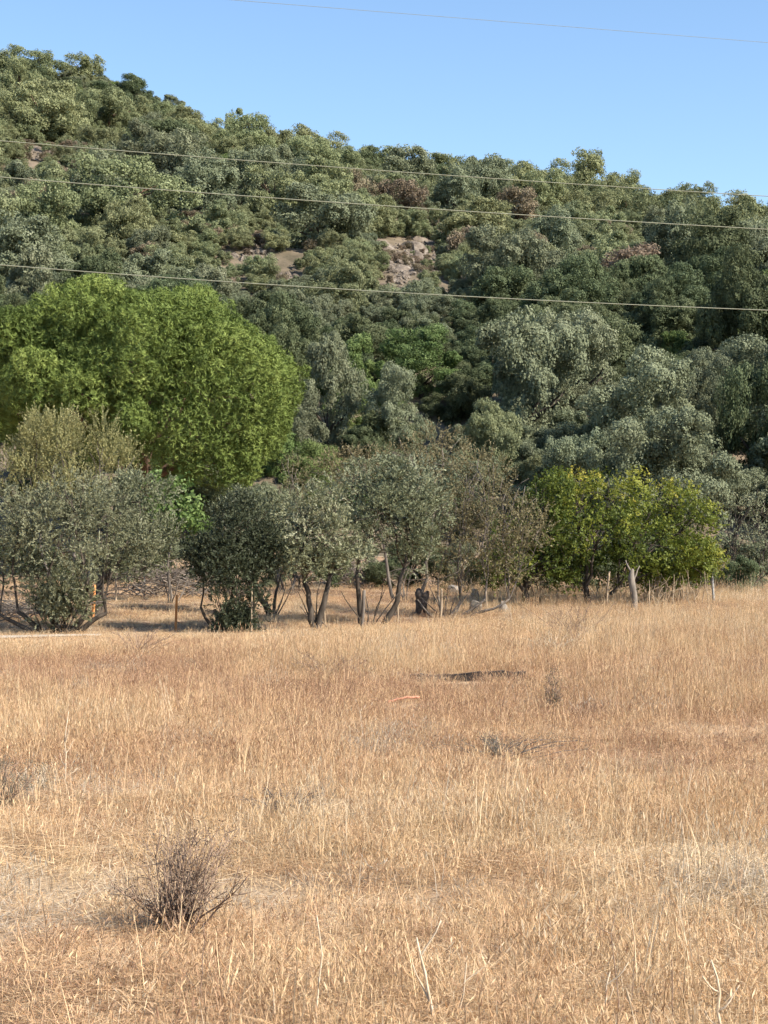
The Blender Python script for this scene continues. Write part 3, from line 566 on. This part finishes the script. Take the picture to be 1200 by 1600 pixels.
spec('dark', 330, 0, 120, 62, 1.1, 'dark evergreen bush below the umbrella pine crown'); spec('grey', 420, 0, 100, 60.5, 1.2, 'grey bush under the right edge of the pine crown'); spec('grey', 690, 0, 130, 63, 1.2, 'grey-green bush behind the thin brownish tree stems'); spec('dark', 250, 0, 120, 66, 1.0, 'dark bush in the shade under the umbrella pine')
spec('grey', 466, 0, 120, 68.5, 1.3, 'grey bush between the umbrella pine and the tallest silvery olive')
RY = 203
spec('light', 362, 0, 62, RY, 1.35, 'pale lone tree standing up from the ridge line')
spec('grey', 415, 0, 70, RY, 0.85, 'low grey tree on the ridge beside the pale lone tree')
spec('pine', 490, 0, 95, RY, 0.85, 'rounded pine on the ridge right of a small gap of sky')
spec('pine', 585, 0, 90, RY, 0.85, 'round-headed dark pine on the ridge in mid slope of skyline')
spec('pine', 925, 0, 95, 201, 1.35, 'tallest pine on the ridge, the left of a pair')
spec('pine', 978, 0, 80, RY, 1.15, 'greyer pine on the ridge, the right of a pair')
spec('pine', 690, 0, 110, RY, 0.7); spec('pine', 770, 0, 110, RY, 0.68); spec('pine', 840, 0, 80, RY, 0.6); spec('pine', 1075, 0, 110, RY, 0.72); spec('pine', 1160, 0, 120, RY, 0.75)
spec('pine', 130, 0, 85, RY, 0.85); spec('dark', 200, 0, 70, RY, 0.85); spec('grey', 255, 0, 60, RY, 0.75); spec('pine', 60, 0, 90, RY, 0.8); spec('pine', 0, 0, 100, RY, 0.85); spec('dark', 310, 0, 45, RY, 0.6); spec('dark', 640, 0, 60, RY, 0.7)
BARE = [(642, 405, 50, 34), (620, 465, 22, 12), (398, 395, 16, 28), (452, 430, 30, 9), (60, 232, 36, 10)]   # rocky patches (px ellipses) kept open
def covers_bare(x, y, r):
    px = CX + F * x / y; s = F / y; zb = gz(x, y); p0 = HZ - F * (zb - CAMZ) / y; top = p0 - 1.25 * r * s
    for bx, by, a, b in BARE:
        if abs(px - bx) < a + r * s * 0.8 and top < by + b and p0 > by - b: return True
    return False
def pick(y, x):
    """species grow in drifts: smooth noise over the slope, different mixes up the hill"""
    if y > 150: w = {'pine': 0.44, 'light': 0.16, 'grey': 0.16, 'dark': 0.19, 'bright': 0.05}
    elif y > 105: w = {'pine': 0.16, 'light': 0.20, 'brown': 0.05, 'grey': 0.32, 'dark': 0.20, 'bright': 0.07}
    elif y > 76: w = {'light': 0.08, 'grey': 0.36, 'dark': 0.42, 'bright': 0.14}
    else: w = {'light': 0.10, 'grey': 0.56, 'dark': 0.26, 'bright': 0.08}
    u = 0.5 + 0.95 * float(fnoise(x / 17 + 5.1, y / 17, 123, 2)) + 0.10 * HRNG.normal(); u = min(max(u, 0.0), 0.9999)
    acc = 0
    for q, v in w.items():
        acc += v
        if u < acc: return q
    return q
tries = 0
while len(PLACED) < 296 and tries < 60000:
    tries += 1
    y = 60.5 + (RIDGE - 62) * HRNG.random() ** 0.62; x = (HRNG.random() * 1260 - 630) / F * y
    r = HRNG.uniform(2.0, 4.0) * (1.0 + 0.1 * (y > 120)); 
    if HRNG.random() < 0.3: r *= 0.75
    if any((x - a) ** 2 + (y - b) ** 2 < (0.72 * (r + c)) ** 2 for a, b, c in PLACED): continue
    if covers_bare(x, y, r): continue
    k = pick(y, x)
    if y > 165 or y < 92: r = min(r, 3.0)
    if k in ('brown', 'light', 'bright') and r > 2.6: r = 2.3
    hill_tree(k, x, y, r, min(float(HRNG.uniform(0.95, 1.35)), 3.9 / r) * (0.72 if y > 178 else 1.0) if k in ('grey', 'dark', 'pine') else 1.0 if y < 178 else 0.75)
print('hill trees', len(PLACED), tries)

# ---- geometry-nodes scatter used only for stuff (scrub, grass)
def scatter(name, P, rot, scl, idx, tint, protos, label, cat):
    pc = bpy.data.collections.new(name + '_pieces')
    for k, me in enumerate(protos):
        pc.objects.link(bpy.data.objects.new('%s_piece_%02d' % (name, k), me))
    me = bpy.data.meshes.new(name); n = len(P); me.vertices.add(n); me.vertices.foreach_set('co', np.ascontiguousarray(P, np.float32).ravel())
    for nm, tp, v in (('rot', 'FLOAT_VECTOR', rot), ('scl', 'FLOAT_VECTOR', scl)):
        a = me.attributes.new(nm, tp, 'POINT'); a.data.foreach_set('vector', np.ascontiguousarray(v, np.float32).ravel())
    a = me.attributes.new('idx', 'INT', 'POINT'); a.data.foreach_set('value', np.ascontiguousarray(idx, np.int32))
    a = me.attributes.new('tint', 'FLOAT', 'POINT'); a.data.foreach_set('value', np.ascontiguousarray(np.clip(tint, 0, 1), np.float32))
    o = add_obj(name, me, label=label, cat=cat, kind='stuff')
    ng = bpy.data.node_groups.new(name + '_scatter', 'GeometryNodeTree'); N = ng.nodes; L = ng.links
    ng.interface.new_socket('Geometry', in_out='INPUT', socket_type='NodeSocketGeometry'); ng.interface.new_socket('Geometry', in_out='OUTPUT', socket_type='NodeSocketGeometry')
    gi = N.new('NodeGroupInput'); go = N.new('NodeGroupOutput'); ip = N.new('GeometryNodeInstanceOnPoints'); ci = N.new('GeometryNodeCollectionInfo')
    ci.inputs['Collection'].default_value = pc; ci.inputs['Separate Children'].default_value = True; ci.inputs['Reset Children'].default_value = True
    def na(nm, tp):
        q = N.new('GeometryNodeInputNamedAttribute'); q.data_type = tp; q.inputs[0].default_value = nm; return q.outputs[0]
    L.new(gi.outputs[0], ip.inputs['Points']); L.new(ci.outputs[0], ip.inputs['Instance']); ip.inputs['Pick Instance'].default_value = True
    L.new(na('idx', 'INT'), ip.inputs['Instance Index']); L.new(na('scl', 'FLOAT_VECTOR'), ip.inputs['Scale'])
    er = N.new('FunctionNodeEulerToRotation'); L.new(na('rot', 'FLOAT_VECTOR'), er.inputs[0]); L.new(er.outputs[0], ip.inputs['Rotation'])
    L.new(ip.outputs[0], go.inputs[0])
    md = o.modifiers.new('scatter', 'NODES'); md.node_group = ng
    return o
# low scrub between the taller trees, and the wood that goes on outside the frame
sp, ss, si_ = [], [], []
kinds = ['grey', 'dark', 'pine', 'bright', 'brown', 'light']
plist = [PROTO[k][0][0] for k in kinds]
for _ in range(9500):
    y = 60 + (RIDGE + 8 - 60) * HRNG.random() ** 0.6; x = HRNG.uniform(-0.42, 0.46) * y
    inside = abs(x / y) < 0.232
    if inside:
        r = HRNG.uniform(0.55, 1.35) * (1.1 if y < 100 else 1)
        px = CX + F * x / y; p0 = HZ - F * (gz(x, y) - CAMZ) / y
        bare = any(((px - bx) / (a + 8)) ** 2 + ((p0 - 8 - by) / (b + 6)) ** 2 < 1 for bx, by, a, b in BARE)
        if bare: 
            if HRNG.random() < (0.35 if px > 540 else 0.0): continue
            k = 4 if HRNG.random() < 0.8 else 5; r *= HRNG.uniform(0.3, 0.6)
        else: k = kinds.index(pick(y, x))
    else:
        if HRNG.random() < 0.62: continue
        r = HRNG.uniform(1.4, 3.2); k = kinds.index(pick(y, x))
    sp.append((x, y, gz(x, y) - 0.12 * r)); ss.append((r, r, r * HRNG.uniform(0.85, 1.15))); si_.append(k)
sp = np.array(sp); n = len(sp)
scatter('scrub', sp, np.stack([np.zeros(n), np.zeros(n), HRNG.uniform(0, 6.28, n)], 1), np.array(ss), np.array(si_), np.full(n, 0.5), plist,
        'low mixed evergreen scrub covering the hillside between the taller trees', 'scrub')

# loose rubble over the rocky patches
rp = []
for _ in range(900):
    bx_, by_, a_, b_ = BARE[int(HRNG.choice(len(BARE), p=[0.55, 0.12, 0.13, 0.13, 0.07]))]; u_, v_ = HRNG.normal(0, 0.5, 2)
    x, y = hill_at(bx_ + u_ * a_, by_ + v_ * b_ + 6); rp.append((x + HRNG.normal(0, 0.5), y + HRNG.normal(0, 0.8)))
rp = np.array(rp); n = len(rp); rs = 0.10 + 0.32 * HRNG.random(n) ** 2.5
rub = [rock_mesh('rubble', (1, 0.8, 0.6), 700 + k) for k in range(4)]
for me in rub: me.materials.append(M['rock'])
scatter('scree', np.stack([rp[:, 0], rp[:, 1], ground_z(rp[:, 0], rp[:, 1])], 1), HRNG.uniform(-0.6, 6.0, (n, 3)) * np.array([0.15, 0.15, 1]), np.stack([rs, rs, rs], 1), HRNG.integers(0, 4, n), np.full(n, 0.5), rub,
        'loose broken stone strewn over the bare hillside patches', 'scree')

# hedge of dark bushes where the bank meets the hill
for i, (px, Y, r, k) in enumerate([(30, 57, 1.1, 'dark'), (130, 58, 1.0, 'grey'), (215, 57, 1.2, 'dark'), (300, 57.5, 1.1, 'grey'), (385, 57, 0.9, 'light'), (470, 57.5, 1.0, 'dark'), (560, 57, 0.9, 'grey'),
                                   (640, 57.5, 1.2, 'dark'), (720, 57, 1.0, 'grey'), (800, 57.5, 1.0, 'dark'), (875, 57, 1.2, 'dark'), (960, 57.5, 1.1, 'grey'), (1040, 57, 1.0, 'dark'), (1120, 57.5, 1.0, 'grey'), (1190, 57, 1.1, 'grey'), (80, 55, 0.8, 'dark'), (180, 56, 0.9, 'dark'), (345, 56, 0.8, 'dark'), (430, 55, 0.7, 'grey'), (515, 56, 0.8, 'dark'), (600, 55.5, 0.8, 'dark'), (685, 56, 0.9, 'dark'), (760, 55.5, 0.8, 'dark'), (840, 55, 1.0, 'dark'), (915, 55.5, 0.9, 'dark'), (1000, 56, 0.9, 'dark'), (1080, 55.5, 0.9, 'dark'), (1160, 56, 0.9, 'dark')]):
    Y = Y - 4.0 + 1.3 * math.sin(px); x = (px - CX) / F * Y
    hill_tree(k, x, Y, r * 0.95, 1.1, {'dark': 'low dark bush in the shade behind the orchard trunks', 'grey': 'low grey-green bush in the shade behind the orchard trunks', 'light': 'low olive-green bush behind the slim leaning olive'}[k])

# ------------------------------------------------------------------ overhead cables (one span each)
for pts, r, lab in [([(0, -33), (600, 15), (1200, 63)], 0.004, 'thin topmost overhead wire crossing open blue sky'),
                    ([(0, 218), (600, 265), (1200, 305)], 0.0082, 'overhead cable crossing just below the ridge line'),
                    ([(0, 275), (600, 320), (1200, 357)], 0.009, 'overhead cable crossing the upper slope, second lowest'),
                    ([(0, 413), (600, 455), (1200, 484)], 0.009, 'lowest overhead cable passing just above the umbrella pine')]:
    co = np.polyfit([p[0] for p in pts], [p[1] for p in pts], 2); W = []
    for u in np.linspace(-500, 1700, 90):                       # straight in plan, sagging in height
        t = (u - CX) / F; Y = 34.6 / (1 - 0.35 * t); W.append(((t) * Y, Y, CAMZ + (HZ - np.polyval(co, u)) / F * Y))
    tb = Tubes(6); tb.add(np.array(W), r)
    add_obj('power_cable', tb.mesh('power_cable'), M['cable'], label=lab, cat='cable', group='overhead power cables')

# ------------------------------------------------------------------ the dry grass of the field
BT = np.random.default_rng(55)
def tuft(name, seed, n, h, spread, lean, width, heads=0.0, flat=False):
    rng = np.random.default_rng(seed); a = rng.uniform(0, 6.283, n); q = spread * np.sqrt(rng.random(n))
    b = np.stack([np.cos(a) * q, np.sin(a) * q, np.full(n, -0.02)], 1)
    hh = h * rng.uniform(0.45, 1.15, n); az = rng.uniform(0, 6.283, n); ln = np.abs(rng.normal(0, lean, n))
    if flat: d = np.stack([np.cos(az), np.sin(az), rng.uniform(0.05, 0.35, n)], 1); b[:, 2] = rng.uniform(0.005, 0.06, n)
    else: d = np.stack([np.cos(az) * ln, np.sin(az) * ln, np.ones(n)], 1)
    d = unit(d); droop = np.stack([np.cos(az), np.sin(az), -0.5 * np.ones(n)], 1) * (rng.uniform(0, 0.35, n) * hh)[:, None]
    p1 = b + d * (hh * 0.55)[:, None]; p2 = b + d * hh[:, None] + droop * (0.25 if flat else 0.6)
    sa = rng.uniform(0, 6.283, n); S = np.stack([np.cos(sa), np.sin(sa), 0.2 * rng.normal(0, 1, n)], 1)
    w = width * rng.uniform(0.6, 1.4, n)
    V = np.stack([b - S * w[:, None] / 2, b + S * w[:, None] / 2, p1 + S * w[:, None] * 0.42, p1 - S * w[:, None] * 0.42, p2 + S * w[:, None] * 0.15, p2 - S * w[:, None] * 0.15], 1)
    k = np.arange(n)[:, None] * 6; Fc = np.concatenate([k + [0, 1, 2, 3], k + [3, 2, 4, 5]]); V = V.reshape(-1, 3)
    if heads > 0:
        hsel = np.where(rng.random(n) < heads)[0]; m = len(hsel)
        for off in (0, 1.57):
            S2 = np.stack([np.cos(sa[hsel] + off), np.sin(sa[hsel] + off), np.zeros(m)], 1); dd = unit(p2[hsel] - p1[hsel]); L = 0.045
            hv = np.stack([p2[hsel] - dd * L * 0.3, p2[hsel] + dd * L * 0.3 + S2 * 0.0038, p2[hsel] + dd * L, p2[hsel] + dd * L * 0.3 - S2 * 0.0038], 1).reshape(-1, 3)
            Fc = np.concatenate([Fc, np.arange(m * 4).reshape(-1, 4) + len(V)]); V = np.concatenate([V, hv])
    bt = np.concatenate([np.repeat(BT.random(n), 6), BT.random(len(V) - 6 * n)]); me = new_mesh(name, V, Fc, {'bt': bt}); me.materials.append(M['straw']); return me
TUFTS = [tuft('tuft_a', 1, 30, 0.20, 0.12, 0.28, 0.0028, 0.3), tuft('tuft_b', 2, 26, 0.25, 0.14, 0.22, 0.0026, 0.4), tuft('tuft_c', 3, 28, 0.15, 0.12, 0.42, 0.0030), tuft('tuft_d', 4, 34, 0.18, 0.15, 0.34, 0.0026, 0.2),
         tuft('tall_a', 5, 7, 0.36, 0.13, 0.14, 0.0030, 0.8), tuft('tall_b', 6, 5, 0.42, 0.14, 0.12, 0.0034, 0.8),
         tuft('litter_a', 7, 52, 0.20, 0.20, 0.5, 0.0034, 0, True), tuft('litter_b', 8, 46, 0.14, 0.20, 0.5, 0.0040, 0, True)]
GR = np.random.default_rng(99)
def make_grass(n, ymin, ymax, xw=0.255):
    # density falls with distance
    u = GR.random(n); y = (ymin ** 1.35 + u * (ymax ** 1.35 - ymin ** 1.35)) ** (1 / 1.35); x = GR.uniform(-xw - 0.01, xw + 0.01, n) * y + GR.normal(0, 0.3, n)
    return x, y
gx, gy = make_grass(76000, 4.5, 52)
my = 2.5 + 47 * GR.random(42000) ** 0.8; mx = np.where(GR.random(42000) < 0.5, -1, 1) * (0.255 * my + 7.5 * GR.random(42000)); gx = np.concatenate([gx, mx]); gy = np.concatenate([gy, my])
ox = GR.uniform(-15, 15, 9000); oy = field_edge(ox) + 0.4 + 17 * GR.random(9000); gx = np.concatenate([gx, ox]); gy = np.concatenate([gy, oy])
e = field_edge(gx); past = gy - e
dens = 0.70 + 1.1 * fnoise(gx * 0.55, gy * 0.9, 41, 3)
keep = (GR.random(len(gx)) < np.clip(dens, 0.22, 1)) & ((past < 0.6) | (GR.random(len(gx)) < np.where(gx > 5, 0.7, 0.5)))
keep &= ~((np.abs(gx - 1.2) < 0.95) & (gy < 24.6) & (gy > 22.6) & (GR.random(len(gx)) < 0.45)); keep &= ~((np.abs(gx - 0.24) < 0.35) & (gy < 21.4) & (gy > 20.0) & (GR.random(len(gx)) < 0.75))
tr = (np.abs(gy - (e - 0.75)) < 0.55) & (gx < -6.3); keep &= ~tr
gx, gy = gx[keep], gy[keep]; n = len(gx); past = gy - field_edge(gx)
pt = fnoise(gx * 0.25 + 7, gy * 0.4, 51, 3); pt2 = fnoise(gx * 0.4, gy * 0.5, 61, 2); rnd = GR.random(n)
idx = np.where(rnd < 0.06 + 0.24 * np.clip((gy - 8) / 14, 0, 1), GR.integers(0, 4, n), np.where(rnd < 0.14 + 0.30 * np.clip((gy - 8) / 14, 0, 1), 4 + GR.integers(0, 2, n), 6 + GR.integers(0, 2, n)))
nearf = np.clip((gy - 8) / 16, 0, 1)
up = GR.random(n) < 0.10 + 0.52 * nearf + 0.9 * pt2
idx = np.where(up & (idx > 5), GR.integers(0, 4, n), idx)
s = GR.uniform(0.75, 1.25, n); hs = 0.8 * np.clip(1.0 + 0.9 * pt, 0.55, 1.5) * (1.0 + 0.35 * np.clip((gy - 10) / 10, 0, 1)) * (1 + (np.clip(0.45 + (gx + 1) * 0.07, 0.30, 0.9) - 1) * np.clip((past + 11) / 8, 0, 1)) * np.where((past > 1.5) & (gx < 5), 1.5, 1.0)
tint = np.clip(0.53 + 0.55 * pt - 0.10 * nearf + 0.10 * (1 - nearf) + 0.16 * np.clip((gy - 28) / 8, 0, 1) + GR.normal(0, 0.20, n), 0.02, 0.93)
grey = fnoise(gx * 0.5 + 31, gy * 0.8, 71, 3); tint = np.where((grey > 0.34) & (GR.random(n) < 0.3), 0.97, tint)
P = np.stack([gx, gy, ground_z(gx, gy)], 1)
scatter('dry_grass', P, np.stack([GR.normal(0, 0.06, n), GR.normal(0, 0.06, n), GR.uniform(0, 6.28, n)], 1), np.stack([s, s, s * hs], 1), idx, tint, TUFTS,
        'tall straw-coloured dry grass covering the field', 'grass')

# ------------------------------------------------------------------ things in the field
def dead_shrub(px, Y, w, h, n, seed, label, name='dead_shrub', m='stalk_brown', leafm=None, cat='shrub'):
    rng = np.random.default_rng(seed); x = (px - CX) / F * Y; t = Tubes(4); tips = []
    root = add_obj(name, None, loc=(x, Y, gz(x, Y)), label=label, cat=cat)
    for _ in range(n):
        a = np.array([rng.normal(0, 0.05), rng.normal(0, 0.05), -0.03]); e = np.array([rng.normal(0, w * 0.36), rng.normal(0, w * 0.3), h * rng.uniform(0.4, 1.05)])
        P = wob(a, e, 6, 0.05, rng, 0.04); t.add(P, np.linspace(0.006, 0.0018, 6))
        for _ in range(7):
            k = rng.integers(1, 6); d = unit(e - a + rng.normal(0, 0.35, 3) * h) * h * rng.uniform(0.12, 0.32); Q = wob(P[k], P[k] + d, 4, 0.06, rng); t.add(Q, np.linspace(0.0028, 0.0012, 4)); tips += [Q[-1], Q[-2], Q[1]]
    add_obj('stems', t.mesh(name + '_stems'), M[m], root)
    if leafm:
        C = np.array(tips); me = crown_mesh(name + '_leaves', C, np.full((len(C), 3), 0.03), rng.normal(0, 0.15, len(C)), rng, 2, (2, 0.03), 0.014, 0.006, 'sprig', 0.4)
        add_obj('leaves', me, M[leafm], root)
M['shrub_leaf'] = leaf_mat('withered_leaf', [(0.0, (0.10, 0.072, 0.054)), (0.5, (0.19, 0.14, 0.10)), (1.0, (0.32, 0.24, 0.165))], 0.15, 0.0, 0.1)
dead_shrub(275, 8.75, 0.42, 0.46, 48, 1, 'dark withered bush standing alone in the dry grass', leafm='shrub_leaf')
dead_shrub(-2, 13.0, 0.5, 0.36, 34, 2, 'dusky half-withered bush at the grass left of the withered bush', leafm='weed')
dead_shrub(62, 13.8, 0.30, 0.22, 16, 3, 'small grey-green weed beside the dusky half-withered bush', 'weed', 'stalk', 'weed', 'weed')
dead_shrub(445, 12.4, 0.42, 0.2, 26, 4, 'low grey-purple weed behind and right of the withered bush', 'weed', 'dead_twig', 'shrub_leaf', 'weed')
dead_shrub(864, 20.4, 0.22, 0.42, 20, 5, 'narrow upright dark green weed in front of the plank', 'weed', 'stalk_brown', 'olive_dark', 'weed')
dead_shrub(868, 29.0, 0.7, 0.4, 30, 6, 'soft green weed at the right end of the plank', 'weed', 'stalk', 'weed', 'weed')
dead_shrub(780, 16.0, 0.8, 0.18, 30, 7, 'flat grey weed patch in the middle of the field', 'weed', 'dead_twig', 'weed', 'weed')
dead_shrub(505, 25.0, 0.9, 0.35, 34, 8, 'brown weed clump left of the plank', 'weed', 'stalk_brown', 'shrub_leaf', 'weed')
dead_shrub(215, 29.5, 0.9, 0.5, 26, 9, 'thin brown thistle bush near the field edge below the orange stake', 'weed', 'stalk_brown', None, 'weed')
dead_shrub(900, 33.0, 0.9, 0.75, 30, 10, 'tall brown weed below the spreading tree with yellowing top', 'weed', 'stalk_brown', 'shrub_leaf', 'weed')

def plank():
    import bmesh
    Y = 24.5; x0 = (640 - CX) / F * Y; x1 = (822 - CX) / F * Y; L = x1 - x0; bm = bmesh.new(); bmesh.ops.create_cube(bm, size=1)
    bmesh.ops.scale(bm, vec=(L, 0.045, 0.30), verts=bm.verts); bmesh.ops.subdivide_edges(bm, edges=[q for q in bm.edges if abs((q.verts[0].co - q.verts[1].co).x) > 0.5], cuts=9)
    for v in bm.verts: v.co.z += 0.012 * math.sin(v.co.x * 5) + (0.012 * math.sin(v.co.x * 17) if v.co.z > 0 else 0); v.co.y += 0.01 * math.sin(v.co.x * 3)
    bmesh.ops.bevel(bm, geom=list(bm.edges), offset=0.004, segments=1, affect='EDGES')
    me = bpy.data.meshes.new('plank'); bm.to_mesh(me); bm.free(); xc = (x0 + x1) / 2
    o = add_obj('plank', me, M['plank'], loc=(xc, Y, -0.03), label='long dark weathered plank standing on edge in the grass', cat='plank'); o.rotation_euler = (0.06, -0.03, 0.03)
plank()
t = Tubes(8); rr = np.random.default_rng(4); t.add(wob((-0.19, 0, 0), (0.19, 0.05, 0.05), 8, 0.03, rr, 0.05), 0.015)
x = (631 - CX) / F * 21.3; add_obj('plastic_pipe', t.mesh('plastic_pipe'), M['pipe'], loc=(x, 21.3, gz(x, 21.3) + 0.03), label='short faded orange plastic pipe lying in the grass', cat='pipe')

def stalk(px, Y, h, m, seed, label, r=0.006, bend=0.1, forks=3):
    rng = np.random.default_rng(seed); x = (px - CX) / F * Y; t = Tubes(6)
    P = wob((0, 0, -0.05), (bend, 0.02, h), 7, 0.03, rng); t.add(P, np.linspace(r, r * 0.45, 7))
    for _ in range(forks):
        k = rng.integers(2, 6); e = P[k] + np.array([rng.choice([-1, 1]) * rng.uniform(0.04, 0.11), rng.normal(0, 0.03), rng.uniform(0.05, 0.16)]); t.add(wob(P[k], e, 5, 0.06, rng, -0.1), np.linspace(r * 0.6, r * 0.3, 5))
    add_obj('dry_stalk', t.mesh('dry_stalk'), M[m], loc=(x, Y, gz(x, Y)), label=label, cat='stalk', group='single dry stalks in the near grass')
stalk(690, 6.9, 0.36, 'stalk', 1, 'thick bleached thistle stalk leaning left with one stub', 0.008, -0.10, 2)
stalk(722, 7.0, 0.26, 'stalk', 2, 'short bleached stalk right beside the leaning thistle stalk', 0.005, 0.02, 1)
stalk(922, 7.0, 0.24, 'stalk', 3, 'bleached stalk spreading into a V', 0.006, 0.08, 2)
stalk(1130, 6.95, 0.34, 'stalk', 4, 'thick bleached stalk with a crooked fork at its top', 0.008, -0.05, 3)
stalk(961, 7.0, 0.50, 'stalk_brown', 5, 'tall thin dark stem between the bleached V stalk and crooked fork', 0.0035, 0.005, 1)
stalk(1049, 7.0, 0.34, 'stalk_brown', 6, 'thin dark stem left of the crooked forked stalk', 0.003, 0.0, 0)
stalk(989, 7.1, 0.40, 'stalk_brown', 7, 'thin reddish stem close beside the tall thin dark stem', 0.0025, 0.0, 0)
stalk(497, 6.9, 0.44, 'stalk', 8, 'tall straight straw-coloured stem standing alone', 0.005, -0.005, 0)
stalk(434, 6.9, 0.16, 'stalk', 9, 'short pale stub left of the tall straight straw-coloured stem', 0.006, -0.02, 0)
stalk(100, 14.5, 0.62, 'stalk', 10, 'tall pale forked stem behind the small grey-green weed', 0.008, 0.04, 3)
stalk(318, 7.1, 0.36, 'stalk_brown', 11, 'thin brown stem in front of the withered bush', 0.003, 0.0, 1)
